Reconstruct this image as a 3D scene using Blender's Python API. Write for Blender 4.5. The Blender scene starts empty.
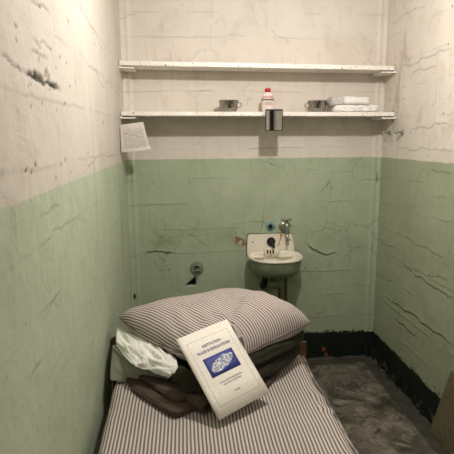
import bpy, bmesh, math, random
import numpy as np
from mathutils import Vector, Matrix, noise as mnoise

random.seed(7)
C = bpy.context.scene.collection
W = 1.52            # cell width; back wall is y = 0, the cell runs towards -y
H = 2.32            # ceiling height
FRONT = -3.2        # plane of the front wall

# ---------------------------------------------------------------- camera
fpx, pit, yaw, rol, cx, cd, cz = 493.693933, 0.178744, 0.089983, -0.007884, 0.319106, 2.927701, 1.407144
cam_d = bpy.data.cameras.new('camera'); cam = bpy.data.objects.new('camera', cam_d); C.objects.link(cam)
cam_d.sensor_width = 36; cam_d.lens = 36 * fpx / 454; cam_d.clip_start = .02
cp, sp, cy, sy = math.cos(pit), math.sin(pit), math.cos(yaw), math.sin(yaw)
fw = Vector((sy*cp, cy*cp, -sp)); rt = Vector((cy, -sy, 0)); up = rt.cross(fw)
r2 = rt*math.cos(rol) + up*math.sin(rol); u2 = -rt*math.sin(rol) + up*math.cos(rol)
M = Matrix((r2, u2, -fw)).transposed().to_4x4(); M.translation = Vector((cx, -cd, cz))
cam.matrix_world = M
bpy.context.scene.camera = cam

# ---------------------------------------------------------------- light and exposure
sc = bpy.context.scene
sc.view_settings.view_transform = 'Standard'; sc.view_settings.look = 'None'
sc.view_settings.gamma = 1; sc.view_settings.use_curve_mapping = False
sc.view_settings.exposure = 0.0
w = bpy.data.worlds.new('world'); sc.world = w; w.use_nodes = True
w.node_tree.nodes['Background'].inputs[0].default_value = (.95, .93, .9, 1)
w.node_tree.nodes['Background'].inputs[1].default_value = 0.012
def light(kind, name, loc, energy, color, **k):
    d = bpy.data.lights.new(name, kind); d.energy = energy; d.color = color
    for a, b in k.items(): setattr(d, a, b)
    o = bpy.data.objects.new(name, d); C.objects.link(o); o.location = loc; return o
light('POINT', 'ceiling_bulb', (.78, -1.29, 2.12), 41, (1, .965, .925), shadow_soft_size=.035)
lf = light('AREA', 'added_front_fill', (.45, FRONT-1.0, 2.75), 14, (1, .96, .92), shape='RECTANGLE', size=1.6, size_y=.6)  # weak fill added beyond the front opening; corridor source only assumed, out of view
lf.rotation_euler = (math.radians(50), 0, 0)

# ---------------------------------------------------------------- helpers
def tag(o, label=None, cat=None, group=None, kind=None):
    if label: o['label'] = label
    if cat: o['category'] = cat
    if group: o['group'] = group
    if kind: o['kind'] = kind
    return o
def empty(name, loc, label, cat, group=None):
    o = bpy.data.objects.new(name, None); C.objects.link(o); o.location = loc
    o.empty_display_size = .05
    return tag(o, label, cat, group)
def link(name, me, mat, parent=None, smooth=False):
    o = bpy.data.objects.new(name, me); C.objects.link(o)
    if mat: me.materials.append(mat)
    if smooth: me.polygons.foreach_set('use_smooth', [True]*len(me.polygons))
    if parent:
        o.parent = parent
        base = Vector(parent.location)
        pp = parent.parent
        while pp: base += Vector(pp.location); pp = pp.parent
        me.transform(Matrix.Translation(-base))       # geometry is written in world metres
    return o
def bmobj(name, bm, mat, parent=None, smooth=False):
    bmesh.ops.recalc_face_normals(bm, faces=bm.faces)
    me = bpy.data.meshes.new(name); bm.to_mesh(me); bm.free()
    return link(name, me, mat, parent, smooth)
def settle(o):
    """put a one-mesh thing's origin at its base centre"""
    me = o.data; n = len(me.vertices); a = np.empty(n*3); me.vertices.foreach_get('co', a); a = a.reshape(-1, 3)
    c = Vector(((a[:, 0].min()+a[:, 0].max())/2, (a[:, 1].min()+a[:, 1].max())/2, a[:, 2].min()))
    me.transform(Matrix.Translation(-c)); o.location = c; return o
def box(bm, x0, x1, y0, y1, z0, z1, bev=0, seg=2):
    r = bmesh.ops.create_cube(bm, size=1)
    for v in r['verts']:
        v.co = Vector(((x0+x1)/2 + v.co.x*(x1-x0), (y0+y1)/2 + v.co.y*(y1-y0), (z0+z1)/2 + v.co.z*(z1-z0)))
    if bev:
        es = list({e for v in r['verts'] for e in v.link_edges})
        bmesh.ops.bevel(bm, geom=es, offset=bev, segments=seg, affect='EDGES')
    return r
def frame_of(d):
    d = d.normalized(); a = Vector((0, 0, 1)) if abs(d.z) < .9 else Vector((1, 0, 0))
    x = d.cross(a).normalized(); return x, d.cross(x).normalized()
def tube(bm, pts, rad, n=12, caps=True, fine=1):
    pts = [Vector(p) for p in pts]; rads = list(rad) if isinstance(rad, (list, tuple)) else [rad]*len(pts)
    if fine > 1:
        t = np.linspace(0, len(pts)-1, (len(pts)-1)*fine+1); k = np.arange(len(pts)); sm = lambda a: np.interp(t, k, a)
        P = np.stack([sm([p[i] for p in pts]) for i in range(3)], 1); rr = sm(rads)
        for _ in range(4): P[1:-1] = (P[:-2]+P[1:-1]*2+P[2:])/4; rr[1:-1] = (rr[:-2]+rr[1:-1]*2+rr[2:])/4
        pts = [Vector(p) for p in P]; rads = list(rr)
    rings = []; x = None
    for i, p in enumerate(pts):
        d = (pts[min(i+1, len(pts)-1)] - pts[max(i-1, 0)]).normalized()
        if x is None: x, y = frame_of(d)
        else:
            x = (x - d*x.dot(d)).normalized(); y = d.cross(x)
        rings.append([bm.verts.new(p + (x*math.cos(t)+y*math.sin(t))*rads[i]) for t in [2*math.pi*k/n for k in range(n)]])
    for a, b in zip(rings, rings[1:]):
        for k in range(n): bm.faces.new((a[k], a[(k+1) % n], b[(k+1) % n], b[k]))
    if caps:
        bm.faces.new(rings[0]); bm.faces.new(rings[-1])
def lathe(bm, prof, origin, axis=(0, 0, 1), n=32, close=False):
    """prof: list of (radius, height along axis)"""
    o = Vector(origin); ax = Vector(axis).normalized(); x, y = frame_of(ax)
    rings = []
    for r, h in prof:
        if r < 1e-6: rings.append([bm.verts.new(o+ax*h)])
        else: rings.append([bm.verts.new(o+ax*h+(x*math.cos(2*math.pi*k/n)+y*math.sin(2*math.pi*k/n))*r) for k in range(n)])
    if close: rings.append(rings[0])
    for a, b in zip(rings, rings[1:]):
        for k in range(n):
            A = [a[0]] if len(a) == 1 else [a[k], a[(k+1) % n]]
            B = [b[0]] if len(b) == 1 else [b[(k+1) % n], b[k]]
            if len(A)+len(B) > 2: bm.faces.new(A+B)
def smooth_poly(pts, it=2):
    """Chaikin corner cutting of a closed 2-D outline"""
    for _ in range(it):
        q = []
        for i in range(len(pts)):
            a, b = pts[i], pts[(i+1) % len(pts)]
            q += [tuple(a[k]*.75+b[k]*.25 for k in range(len(a))), tuple(a[k]*.25+b[k]*.75 for k in range(len(a)))]
        pts = q
    return pts
def resample(pts, n):
    P = np.array(pts+[pts[0]]); d = np.r_[0, np.cumsum(np.linalg.norm(np.diff(P, axis=0), axis=1))]
    t = np.linspace(0, d[-1], n, endpoint=False)
    return np.stack([np.interp(t, d, P[:, k]) for k in range(P.shape[1])], 1)
def np_mesh(name, V, F, mat, parent=None, smooth=True, uv=None, tint=None):
    me = bpy.data.meshes.new(name)
    me.vertices.add(len(V)); me.vertices.foreach_set('co', V.astype(np.float32).ravel())
    F = np.asarray(F); me.loops.add(F.size); me.polygons.add(len(F))
    me.loops.foreach_set('vertex_index', F.ravel().astype(np.int32))
    me.polygons.foreach_set('loop_start', np.arange(0, F.size, 4, dtype=np.int32))
    me.update(calc_edges=True)
    if uv is not None:
        l = me.uv_layers.new(name='uv'); l.data.foreach_set('uv', uv[F.ravel()].astype(np.float32).ravel())
    if tint is not None:
        a = me.color_attributes.new('tint', 'FLOAT_COLOR', 'POINT'); a.data.foreach_set('color', tint.astype(np.float32).ravel())
    me.validate()
    return link(name, me, mat, parent, smooth)

# ---------------------------------------------------------------- materials
def S(r, g, b):
    f = lambda c: (c/255/12.92 if c/255 <= .04045 else ((c/255+.055)/1.055)**2.4)
    return (f(r), f(g), f(b), 1)
class NT:
    def __init__(s, name, rough=.6, metal=0, spec=.5):
        s.m = bpy.data.materials.new(name); s.m.use_nodes = True; s.t = s.m.node_tree; s.n = s.t.nodes
        s.b = s.n['Principled BSDF']; s.b.inputs['Roughness'].default_value = rough
        s.b.inputs['Metallic'].default_value = metal; s.b.inputs['Specular IOR Level'].default_value = spec
    def node(s, typ, **k):
        n = s.n.new(typ)
        for a, b in k.items():
            if hasattr(n, a): setattr(n, a, b)
            else: n.inputs[a].default_value = b
        return n
    def inp(s, sock, v):
        if isinstance(v, bpy.types.NodeSocket): s.t.links.new(v, sock)
        else: sock.default_value = v
    def math(s, op, a, b=0., clamp=False):
        n = s.n.new('ShaderNodeMath'); n.operation = op; n.use_clamp = clamp; s.inp(n.inputs[0], a); s.inp(n.inputs[1], b); return n.outputs[0]
    def ramp(s, v, a, b, lo=0., hi=1.):
        n = s.n.new('ShaderNodeMapRange'); n.clamp = True; s.inp(n.inputs[0], v)
        n.inputs[1].default_value = a; n.inputs[2].default_value = b; n.inputs[3].default_value = lo; n.inputs[4].default_value = hi
        return n.outputs[0]
    def mix(s, f, a, b):
        n = s.n.new('ShaderNodeMix'); n.data_type = 'RGBA'; s.inp(n.inputs[0], f); s.inp(n.inputs[6], a); s.inp(n.inputs[7], b); return n.outputs[2]
    def coord(s, kind='Object', scale=(1, 1, 1), loc=(0, 0, 0)):
        t = s.n.new('ShaderNodeTexCoord'); m = s.n.new('ShaderNodeMapping'); m.inputs['Scale'].default_value = scale; m.inputs['Location'].default_value = loc
        s.t.links.new(t.outputs[kind], m.inputs[0]); return m.outputs[0]
    def noise(s, vec, scale, detail=4, rough=.55, dist=0):
        n = s.n.new('ShaderNodeTexNoise'); s.t.links.new(vec, n.inputs['Vector']); n.inputs['Scale'].default_value = scale
        n.inputs['Detail'].default_value = detail; n.inputs['Roughness'].default_value = rough; n.inputs['Distortion'].default_value = dist
        return n.outputs[0]
    def sep(s, vec):
        n = s.n.new('ShaderNodeSeparateXYZ'); s.t.links.new(vec, n.inputs[0]); return n.outputs
    def bump(s, h, strength=.3, dist=.002):
        n = s.n.new('ShaderNodeBump'); n.inputs['Strength'].default_value = strength; n.inputs['Distance'].default_value = dist
        s.t.links.new(h, n.inputs['Height']); s.t.links.new(n.outputs[0], s.b.inputs['Normal'])
    def col(s, c): s.inp(s.b.inputs['Base Color'], c); return s.m

def simple(name, rgb, rough=.5, metal=0, var=.12, scale=30, bump=.1, spec=.5):
    k = NT(name, rough, metal, spec); c = k.coord()
    n = k.noise(c, scale, 5)
    d = tuple(x*(1-var*2) for x in rgb[:3])+(1,)
    e = tuple(min(1, x*(1+var)) for x in rgb[:3])+(1,)
    k.col(k.mix(k.ramp(n, .3, .7), d, e))
    if bump: k.bump(k.noise(c, scale*4, 3), bump, .002)
    return k.m

def wall_material(dirt=1., c1=(224, 216, 206), c2=(210, 201, 189), g1=(176, 188, 162), g2=(162, 174, 146), hairs=.5):
    k = NT('old_wall_paint', .55, 0, .35); g = k.coord()
    x, y, z = k.sep(g)
    wob = k.noise(g, 14, 4, .6); wob2 = k.noise(g, 60, 3)
    big = k.noise(g, 1.6, 5, .6, .4); mid = k.noise(g, 7, 6, .65, .6); fine = k.noise(g, 55, 5, .6)
    cream = k.mix(k.ramp(big, .35, .68), S(*c1), S(*c2))
    cream = k.mix(k.ramp(mid, .52, .78, 0, .5*dirt), cream, S(184, 168, 148))
    sx = k.coord('Object', (30, 30, 3)); streak = k.noise(sx, 1, 4, .6)
    cream = k.mix(k.ramp(streak, .58, .8, 0, .35), cream, S(160, 142, 112))
    spots = k.ramp(k.noise(g, 42, 2, .5), .72, .76)
    cream = k.mix(k.math('MULTIPLY', spots, .55), cream, S(96, 78, 60))
    green = k.mix(k.ramp(big, .35, .68), S(*g1), S(*g2))
    green = k.mix(k.ramp(mid, .5, .78, 0, .5*dirt), green, S(142, 148, 120))
    green = k.mix(k.ramp(streak, .55, .8, 0, .35*dirt), green, S(134, 138, 110))
    spots2 = k.ramp(k.noise(g, 34, 2, .5), .735, .77)
    green = k.mix(k.math('MULTIPLY', spots2, .5), green, S(70, 70, 52))
    vo = k.n.new('ShaderNodeTexVoronoi'); vo.feature = 'DISTANCE_TO_EDGE'; vo.inputs['Scale'].default_value = 5.5
    wv = k.n.new('ShaderNodeMixRGB'); wv.blend_type = 'ADD'; wv.inputs[0].default_value = .16
    nz = k.n.new('ShaderNodeTexNoise'); nz.inputs['Scale'].default_value = 6; nz.inputs['Detail'].default_value = 5; k.t.links.new(g, nz.inputs['Vector'])
    k.t.links.new(g, wv.inputs[1]); k.t.links.new(nz.outputs['Color'], wv.inputs[2]); k.t.links.new(wv.outputs[0], vo.inputs['Vector'])
    hair = k.math('MULTIPLY', k.ramp(vo.outputs['Distance'], .004, .016, 1, 0), k.ramp(k.noise(g, 3.1, 3), .50, .60))
    green = k.mix(k.math('MULTIPLY', hair, hairs), green, S(84, 88, 62)); cream = k.mix(k.math('MULTIPLY', hair, hairs*.4), cream, S(120, 100, 80))
    zz = k.math('ADD', z, k.math('MULTIPLY', k.math('SUBTRACT', wob, .5), .012))
    base = k.mix(k.ramp(zz, 1.284, 1.288), green, cream)
    zb = k.math('ADD', z, k.math('ADD', k.math('MULTIPLY', k.math('SUBTRACT', wob2, .5), .05), k.math('MULTIPLY', k.math('SUBTRACT', wob, .5), .03)))
    black = k.mix(k.ramp(fine, .4, .75), S(12, 20, 16), S(30, 40, 32))
    isb = k.ramp(zb, .174, .178, 1, 0)
    base = k.mix(isb, base, black)
    at = k.node('ShaderNodeAttribute', attribute_name='tint')
    base = k.mix(at.outputs['Alpha'], base, at.outputs['Color'])
    k.inp(k.b.inputs['Roughness'], k.ramp(fine, .3, .7, .45, .65))
    hgt = k.math('ADD', k.math('MULTIPLY', mid, 1.0), k.math('MULTIPLY', fine, .35))
    hgt = k.math('ADD', hgt, k.math('MULTIPLY', streak, .3)); hgt = k.math('SUBTRACT', hgt, k.math('MULTIPLY', hair, hairs*.8))
    k.bump(hgt, .55, .008)
    return k.col(base)

def floor_material():
    k = NT('stained_concrete', .5, 0, .4); g = k.coord()
    a = k.noise(g, 4.5, 7, .62, .5); b = k.noise(g, 11, 6, .65, .4); f = k.noise(g, 90, 4)
    c = k.mix(k.ramp(a, .38, .62), S(72, 67, 60), S(112, 104, 94))
    c = k.mix(k.ramp(b, .48, .64, 0, .85), c, S(148, 140, 126))
    c = k.mix(k.ramp(k.noise(g, 38, 5, .65), .5, .75, 0, .5), c, S(46, 42, 36)); c = k.mix(k.ramp(k.noise(g, 6, 5, .6, .9), .52, .60, 0, .75), c, S(52, 47, 40))
    at = k.node('ShaderNodeAttribute', attribute_name='tint')
    c = k.mix(at.outputs['Alpha'], c, at.outputs['Color'])
    k.inp(k.b.inputs['Roughness'], k.ramp(b, .3, .7, .38, .62))
    k.bump(k.math('ADD', a, k.math('MULTIPLY', f, .2)), .35, .005)
    return k.col(c)

def ticking(name, period, offset=0, light=(212, 202, 192), dark=(110, 102, 104), duty=.44):
    k = NT(name, .9, 0, .1); uv = k.coord('UV')
    n = k.noise(k.coord('Object'), 12, 3)
    x = k.math('ADD', k.sep(uv)[0], k.math('MULTIPLY', k.math('SUBTRACT', n, .5), period*.3))
    p = k.math('FRACT', k.math('DIVIDE', k.math('ADD', x, 10.0+offset), period))
    d = k.math('ABSOLUTE', k.math('SUBTRACT', p, .5))         # 0 at the stripe's middle
    s = k.ramp(d, duty/2-.05, duty/2+.05, 1, 0)
    # thin pale thread in the middle of each dark band, as in ticking
    s = k.math('SUBTRACT', s, k.ramp(d, .0, .045, .25, 0))
    weave = k.noise(k.coord('Object'), 420, 2)
    dirt = k.noise(k.coord('Object'), 5, 4)
    L = k.mix(k.ramp(dirt, .4, .75), S(*light), tuple(v*.86 for v in S(*light)[:3])+(1,))
    c = k.mix(s, L, S(*dark))
    c = k.mix(k.ramp(weave, .45, .8, 0, .22), c, S(60, 54, 54))
    k.bump(k.math('ADD', weave, k.math('MULTIPLY', s, -.3)), .25, .001)
    return k.col(c)

def wool(name, a, b):
    k = NT(name, .95, 0, .12); g = k.coord()
    n = k.noise(g, 260, 4, .7); m = k.noise(g, 18, 4)
    c = k.mix(k.ramp(n, .35, .7), S(*a), S(*b)); c = k.mix(k.ramp(m, .45, .75, 0, .35), c, S(*[v*.75 for v in a]))
    k.b.inputs['Sheen Weight'].default_value = .05
    k.bump(n, .6, .002)
    return k.col(c)

def worn_white():
    k = NT('chipped_white_paint', .45); g = k.coord()
    c = k.mix(k.ramp(k.noise(g, 12, 5), .35, .7), S(248, 245, 238), S(234, 228, 217))
    chips = k.ramp(k.noise(g, 75, 3, .6), .62, .65)
    c = k.mix(k.math('MULTIPLY', chips, .85), c, S(84, 70, 58))
    k.bump(k.noise(g, 60, 4), .3, .002)
    return k.col(c)

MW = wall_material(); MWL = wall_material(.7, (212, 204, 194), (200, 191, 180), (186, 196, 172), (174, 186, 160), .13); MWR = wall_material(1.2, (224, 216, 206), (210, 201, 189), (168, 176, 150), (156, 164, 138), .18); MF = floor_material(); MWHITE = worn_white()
MCEIL = simple('ceiling_paint', S(176, 168, 154), .7)
MTICK = ticking('mattress_ticking', .0117, duty=.48)
MPTICK = ticking('pillow_ticking', .0118, 0, (216, 205, 198), (118, 106, 108), .46)
MDARKWOOL = wool('olive_black_wool', (32, 31, 22), (62, 60, 45))
MBROWNWOOL = wool('brown_wool', (62, 50, 43), (104, 88, 78))
MSHEET = simple('white_sheet_cotton', S(242, 240, 234), .85, 0, .04, 30, .15)
MTOWEL = simple('towel_terry', S(242, 240, 236), .95, 0, .1, 160, .6)
MPAPER = simple('parchment_paper', S(246, 241, 230), .75, 0, .06, 170, .05)
MBLUE = simple('blue_ink', S(56, 68, 146), .6, 0, .05, 60, 0)
MNAVY = simple('navy_ink', S(64, 68, 130), .6, 0, .05, 60, 0)
MGREYINK = simple('grey_ink', S(140, 136, 134), .7, 0, .05, 60, 0)
MENAMEL = simple('cream_enamel', S(240, 233, 218), .22, 0, .04, 14, .02)
MGREENP = simple('green_pipe_paint', S(128, 142, 116), .5, 0, .15, 20, .2)
MDARKM = simple('blackened_metal', S(44, 46, 46), .35, .6, .2, 60, .1)
MCHROME = simple('aged_chrome', S(165, 166, 154), .33, .7, .2, 60, .1)
MSTEEL = simple('brushed_steel', S(160, 154, 148), .2, 1, .03, 8, 0)
MBLACK = simple('black_gap', S(10, 10, 9), .9, 0, 0, 10, 0)
MRUST = simple('rust_stain', S(200, 156, 88), .7, 0, .3, 60, 0)
MRED = simple('red_plastic', S(186, 34, 34), .4, 0, .05, 20, 0)
MPINK = simple('pink_ink', S(222, 130, 130), .6, 0, .2, 120, 0)
MBOTTLE = simple('white_plastic_bottle', S(230, 214, 208), .4, 0, .03, 20, 0)
MWOOD = simple('brown_wood', S(104, 74, 46), .6, 0, .25, 18, .3)
MIRON = simple('dark_iron_frame', S(48, 48, 44), .55, .5, .2, 50, .2)
MTEAL = simple('pale_blue_paint', S(120, 164, 166), .5, 0, .15, 120, .2)
MBOARD = simple('mottled_hardboard', S(120, 112, 84), .7, 0, .16, 45, .3)

def mirror_mat():
    k = NT('mirror_glass', .03, 1); return k.col(S(215, 215, 210))
MMIRROR = mirror_mat()

# ---------------------------------------------------------------- weathered surfaces
rng = np.random.default_rng(11)
def value_noise(n0, n1, cells0, cells1):
    g = rng.random((int(cells0)+2, int(cells1)+2))
    a = np.linspace(0, cells0, n0); b = np.linspace(0, cells1, n1)
    i, j = a.astype(int), b.astype(int); fa = a-i; fb = b-j; fa = fa*fa*(3-2*fa); fb = fb*fb*(3-2*fb)
    A = g[i][:, j]*(1-fb)+g[i][:, j+1]*fb; B = g[i+1][:, j]*(1-fb)+g[i+1][:, j+1]*fb
    return A*(1-fa)[:, None]+B*fa[:, None]
def fractal(n0, n1, l0, l1, size, oct=4):
    s = 0; a = 1; t = 0
    for o in range(oct):
        s = s+a*value_noise(n0, n1, max(1, l0/size), max(1, l1/size)); t += a; a *= .5; size /= 2
    return s/t
class Surface:
    """a dense sheet with modelled cracks, board lines and chips; u runs along it, v across"""
    def __init__(s, u0, u1, v0, v1, res):
        s.u0, s.v0, s.res = u0, v0, res
        s.nu = int((u1-u0)/res)+1; s.nv = int((v1-v0)/res)+1
        s.us = np.linspace(u0, u1, s.nu); s.vs = np.linspace(v0, v1, s.nv)
        s.h = np.zeros((s.nu, s.nv)); s.t = np.zeros((s.nu, s.nv, 4))
        s.L = (u1-u0, v1-v0)
    def fr(s, size, oct=4): return fractal(s.nu, s.nv, s.L[0], s.L[1], size, oct)
    def window(s, a, b, pad):
        i0 = np.searchsorted(s.us, min(a[0], b[0])-pad); i1 = np.searchsorted(s.us, max(a[0], b[0])+pad)
        j0 = np.searchsorted(s.vs, min(a[1], b[1])-pad); j1 = np.searchsorted(s.vs, max(a[1], b[1])+pad)
        return slice(i0, i1), slice(j0, j1)
    def paint(s, wi, m, col):
        t = s.t[wi]; a = np.clip(m, 0, 1); old = t[..., 3]; na = a+old*(1-a)
        for k in range(3): t[..., k] = np.where(na > 1e-4, (col[k]*a+t[..., k]*old*(1-a))/np.maximum(na, 1e-4), t[..., k])
        t[..., 3] = na
    def crack(s, pts, strength, width=.003, depth=.004, lip=.0025, col=S(48, 40, 30)):
        P = [np.array(p, float) for p in pts]
        for _ in range(3):                                  # roughen by midpoint displacement
            Q = [P[0]]
            for a, b in zip(P, P[1:]):
                d = b-a; nrm = np.array([-d[1], d[0]]); Q += [(a+b)/2+nrm*rng.uniform(-.12, .12), b]
            P = Q
        ws = width*(.6+.8*strength)
        best = {}
        lo = np.min(P, 0); hi = np.max(P, 0); wi = s.window(lo, hi, .03)
        U, V = np.meshgrid(s.us[wi[0]], s.vs[wi[1]], indexing='ij')
        D = np.full(U.shape, 9.); SG = np.zeros(U.shape); T = np.zeros(U.shape)
        for k, (a, b) in enumerate(zip(P, P[1:])):
            d = b-a; l2 = max(d@d, 1e-12); t = np.clip(((U-a[0])*d[0]+(V-a[1])*d[1])/l2, 0, 1)
            dx = U-a[0]-t*d[0]; dy = V-a[1]-t*d[1]; dd = np.hypot(dx, dy); m = dd < D
            D[m] = dd[m]; SG[m] = dy[m]; T[m] = ((k+t)/(len(P)-1))[m]
        taper = np.clip(np.minimum(T, 1-T)*6, .25, 1)
        core = np.exp(-(D/ws)**2)*taper
        s.h[wi] -= depth*strength*core
        s.h[wi] += lip*strength*np.exp(-(D/(ws*4))**2)*(SG > 0)*taper
        s.paint(wi, core*(min(1, strength*1.15) if strength > .65 else strength*.85), col)
    def boards(s, zs, strength=.5, amp=.0022):
        for z in zs:
            path = z+.012*(value_noise(s.nu, 2, s.L[0]/.35, 1)[:, 0]-.5)+.006*(value_noise(s.nu, 2, s.L[0]/.05, 1)[:, 0]-.5)
            mask = np.clip((value_noise(s.nu, 2, s.L[0]/.16, 1)[:, 0]-.38)*2.6, 0, 1)
            dz = s.vs[None, :]-path[:, None]
            wi = (slice(None), slice(None))
            g = np.exp(-(dz/.0045)**2)*mask[:, None]
            s.h += amp*strength*2*np.exp(-(dz/.016)**2)*(dz > 0)*mask[:, None]-amp*strength*g
            s.paint(wi, g*.30*strength, S(92, 80, 58))
    def blob(s, c, r, col, alpha=1, depth=.002, seed=0, soft=6):
        pad = max(r)*1.6; wi = s.window((c[0]-pad, c[1]-pad), (c[0]+pad, c[1]+pad), 0)
        U, V = np.meshgrid(s.us[wi[0]]-c[0], s.vs[wi[1]]-c[1], indexing='ij')
        ang = np.arctan2(V/r[1], U/r[0]); rr = np.hypot(U/r[0], V/r[1])
        e = 1+.28*np.sin(3*ang+seed)+.18*np.sin(5*ang+seed*2.3)+.1*np.sin(9*ang+seed*4.1)
        m = np.clip((e-rr)*soft, 0, 1); s.paint(wi, m*alpha, col); s.h[wi] -= depth*m
    def poly(s, pts, col, depth=.01):
        P = np.array(pts); wi = s.window(P.min(0), P.max(0), .01)
        U, V = np.meshgrid(s.us[wi[0]], s.vs[wi[1]], indexing='ij'); m = np.ones(U.shape)
        for a, b in zip(P, np.roll(P, -1, 0)):
            d = (b-a)/np.linalg.norm(b-a); m = np.minimum(m, np.clip(((U-a[0])*-d[1]+(V-a[1])*d[0])/.004+.5, 0, 1))
        s.paint(wi, m, col); s.h[wi] -= depth*m
    def build(s, name, fn, back, mat):
        """fn(u, v, h) -> xyz; back: depth of the solid behind the face"""
        U, V = np.meshgrid(s.us, s.vs, indexing='ij')
        V3 = np.stack(fn(U, V, s.h), -1).reshape(-1, 3)
        idx = np.arange(s.nu*s.nv).reshape(s.nu, s.nv)
        F = np.stack([idx[:-1, :-1], idx[1:, :-1], idx[1:, 1:], idx[:-1, 1:]], -1).reshape(-1, 4)
        ring = np.r_[idx[:, 0], idx[-1, 1:], idx[-2::-1, -1], idx[0, -2:0:-1]]
        ue = U.ravel()[ring]; ve = V.ravel()[ring]
        RB = np.stack(fn(ue, ve, np.full(ue.shape, -back)), -1)
        n = len(V3); m = len(ring); a = np.arange(m); b = (a+1) % m
        FB = np.stack([ring[a], n+a, n+b, ring[b]], -1)
        V3 = np.r_[V3, RB]; F = np.r_[F, FB, [[n, n+s.nu-1, n+s.nu-1+s.nv-1, n+2*(s.nu-1)+s.nv-1]]]
        tint = np.r_[s.t.reshape(-1, 4), np.zeros((m, 4))]
        o = np_mesh(name, V3, F, mat, tint=tint)
        return tag(o, kind='structure')

BACK =[
 (1.00,[(1.073, 0.764), (1.124, 0.718), (1.163, 0.698), (1.214, 0.683), (1.277, 0.694)]),
 (0.90,[(0.087, 0.723), (0.129, 0.734), (0.188, 0.732), (0.266, 0.724)]),
 (0.50,[(0.133, 0.691), (0.15, 0.659), (0.161, 0.634), (0.185, 0.614), (0.209, 0.62), (0.233, 0.625)]),
 (0.25,[(0.5, 0.527), (0.507, 0.597), (0.544, 0.64), (0.587, 0.607), (0.581, 0.537), (0.618, 0.517)]),
 (0.25,[(0.247, 0.668), (0.226, 0.588), (0.254, 0.504), (0.321, 0.464)]),
 (0.35,[(0.306, 0.871), (0.317, 0.815), (0.359, 0.826), (0.449, 0.836), (0.54, 0.846)]),
 (0.30,[(0.333, 0.753), (0.418, 0.782), (0.454, 0.768)]),
 (0.30,[(0.886, 1.215), (0.928, 1.239), (0.978, 1.154), (0.961, 1.082), (0.888, 1.029), (0.833, 0.987), (0.803, 0.914)]),
 (0.30,[(1.057, 0.908), (1.081, 0.932), (1.131, 0.944), (1.188, 0.918)]),
 (0.40,[(1.235, 0.841), (1.267, 0.815), (1.292, 0.84)]),
 (0.30,[(0.693, 1.117), (0.736, 1.038), (0.717, 0.965), (0.773, 0.902)]),
 (0.30,[(0.57, 0.765), (0.619, 0.807), (0.614, 0.857), (0.662, 0.868), (0.699, 0.818)]),
 (0.30,[(1.29, 0.694), (1.367, 0.711), (1.468, 0.753)]),
 (0.40,[(-0.001, 2.052), (0.044, 2.079), (0.099, 2.09)]),
 (0.40,[(0.58, 1.968), (0.666, 1.98), (0.7, 1.975)]),
 (0.30,[(0.051, 1.021), (0.127, 1.031), (0.233, 1.017), (0.339, 1.027)]),
]
RIGHT =[
 (0.50,[(-0.344, 1.441), (-0.591, 1.446), (-0.805, 1.451)]),
 (0.40,[(-0.231, 1.349), (-0.415, 1.337), (-0.595, 1.346)]),
 (0.50,[(-0.618, 1.246), (-0.713, 1.242), (-0.833, 1.246)]),
 (0.60,[(0.035, 0.763), (-0.15, 0.771), (-0.29, 0.772)]),
 (0.70,[(-0.315, 0.679), (-0.521, 0.691), (-0.682, 0.687), (-0.805, 0.688), (-0.909, 0.688)]),
 (0.50,[(-0.538, 0.738), (-0.626, 0.725), (-0.705, 0.732), (-0.797, 0.754), (-0.857, 0.761)]),
 (0.50,[(0.011, 0.554), (-0.176, 0.563), (-0.328, 0.572)]),
 (0.90,[(-0.159, 0.457), (-0.328, 0.465), (-0.468, 0.468), (-0.617, 0.468), (-0.736, 0.472), (-0.842, 0.48), (-0.937, 0.484)]),
 (0.90,[(-0.313, 0.369), (-0.468, 0.37), (-0.596, 0.374)]),
 (0.50,[(-0.348, 0.876), (-0.441, 0.867), (-0.534, 0.849), (-0.67, 0.854), (-0.792, 0.853), (-0.823, 0.818), (-0.891, 0.822)]),
 (0.50,[(-0.153, 1.762), (-0.337, 1.769), (-0.497, 1.785), (-0.638, 1.799), (-0.758, 1.795)]),
 (0.50,[(-0.321, 1.716), (-0.505, 1.727), (-0.629, 1.729)]),
 (0.35,[(-0.051, 2.049), (-0.243, 2.047), (-0.413, 2.036), (-0.493, 2.039)]),
 (0.30,[(0.029, 0.988), (-0.098, 0.962), (-0.184, 0.963)]),
 (0.35,[(-0.635, 1.116), (-0.729, 1.122), (-0.8, 1.121)]),
]
LEFT =[
 (1.00,[(-1.836, 1.544), (-1.781, 1.54), (-1.719, 1.539), (-1.611, 1.541), (-1.527, 1.542)]),
 (0.45,[(-1.97, 1.556), (-1.929, 1.554), (-1.885, 1.549), (-1.836, 1.544)]),
 (0.45,[(-1.768, 1.701), (-1.673, 1.712), (-1.582, 1.715)]),
 (0.40,[(-1.782, 1.592), (-1.704, 1.596), (-1.634, 1.598)]),
 (0.35,[(-1.25, 1.834), (-1.089, 1.827), (-0.957, 1.812), (-0.647, 1.786)]),
 (0.30,[(-1.221, 1.674), (-0.94, 1.664), (-0.541, 1.65), (-0.167, 1.637)]),
 (0.35,[(-1.224, 1.331), (-0.98, 1.331)]),
 (0.35,[(-0.803, 1.328), (-0.369, 1.326)]),
 (0.30,[(-1.824, 1.237), (-1.713, 1.239), (-1.613, 1.238)]),
 (0.40,[(-1.957, 0.923), (-1.912, 0.932), (-1.86, 0.926)]),
 (0.35,[(-1.735, 0.808), (-1.678, 0.816), (-1.64, 0.823)]),
 (0.35,[(-2.089, 0.982), (-2.075, 0.996)]),
 (0.30,[(-1.792, 1.019), (-1.673, 1.025)]),
 (0.30,[(-1.835, 1.168), (-1.733, 1.169), (-1.586, 1.177), (-1.513, 1.176)]),
 (0.35,[(-1.772, 1.629), (-1.652, 1.632), (-1.588, 1.624)]),
]

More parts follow.
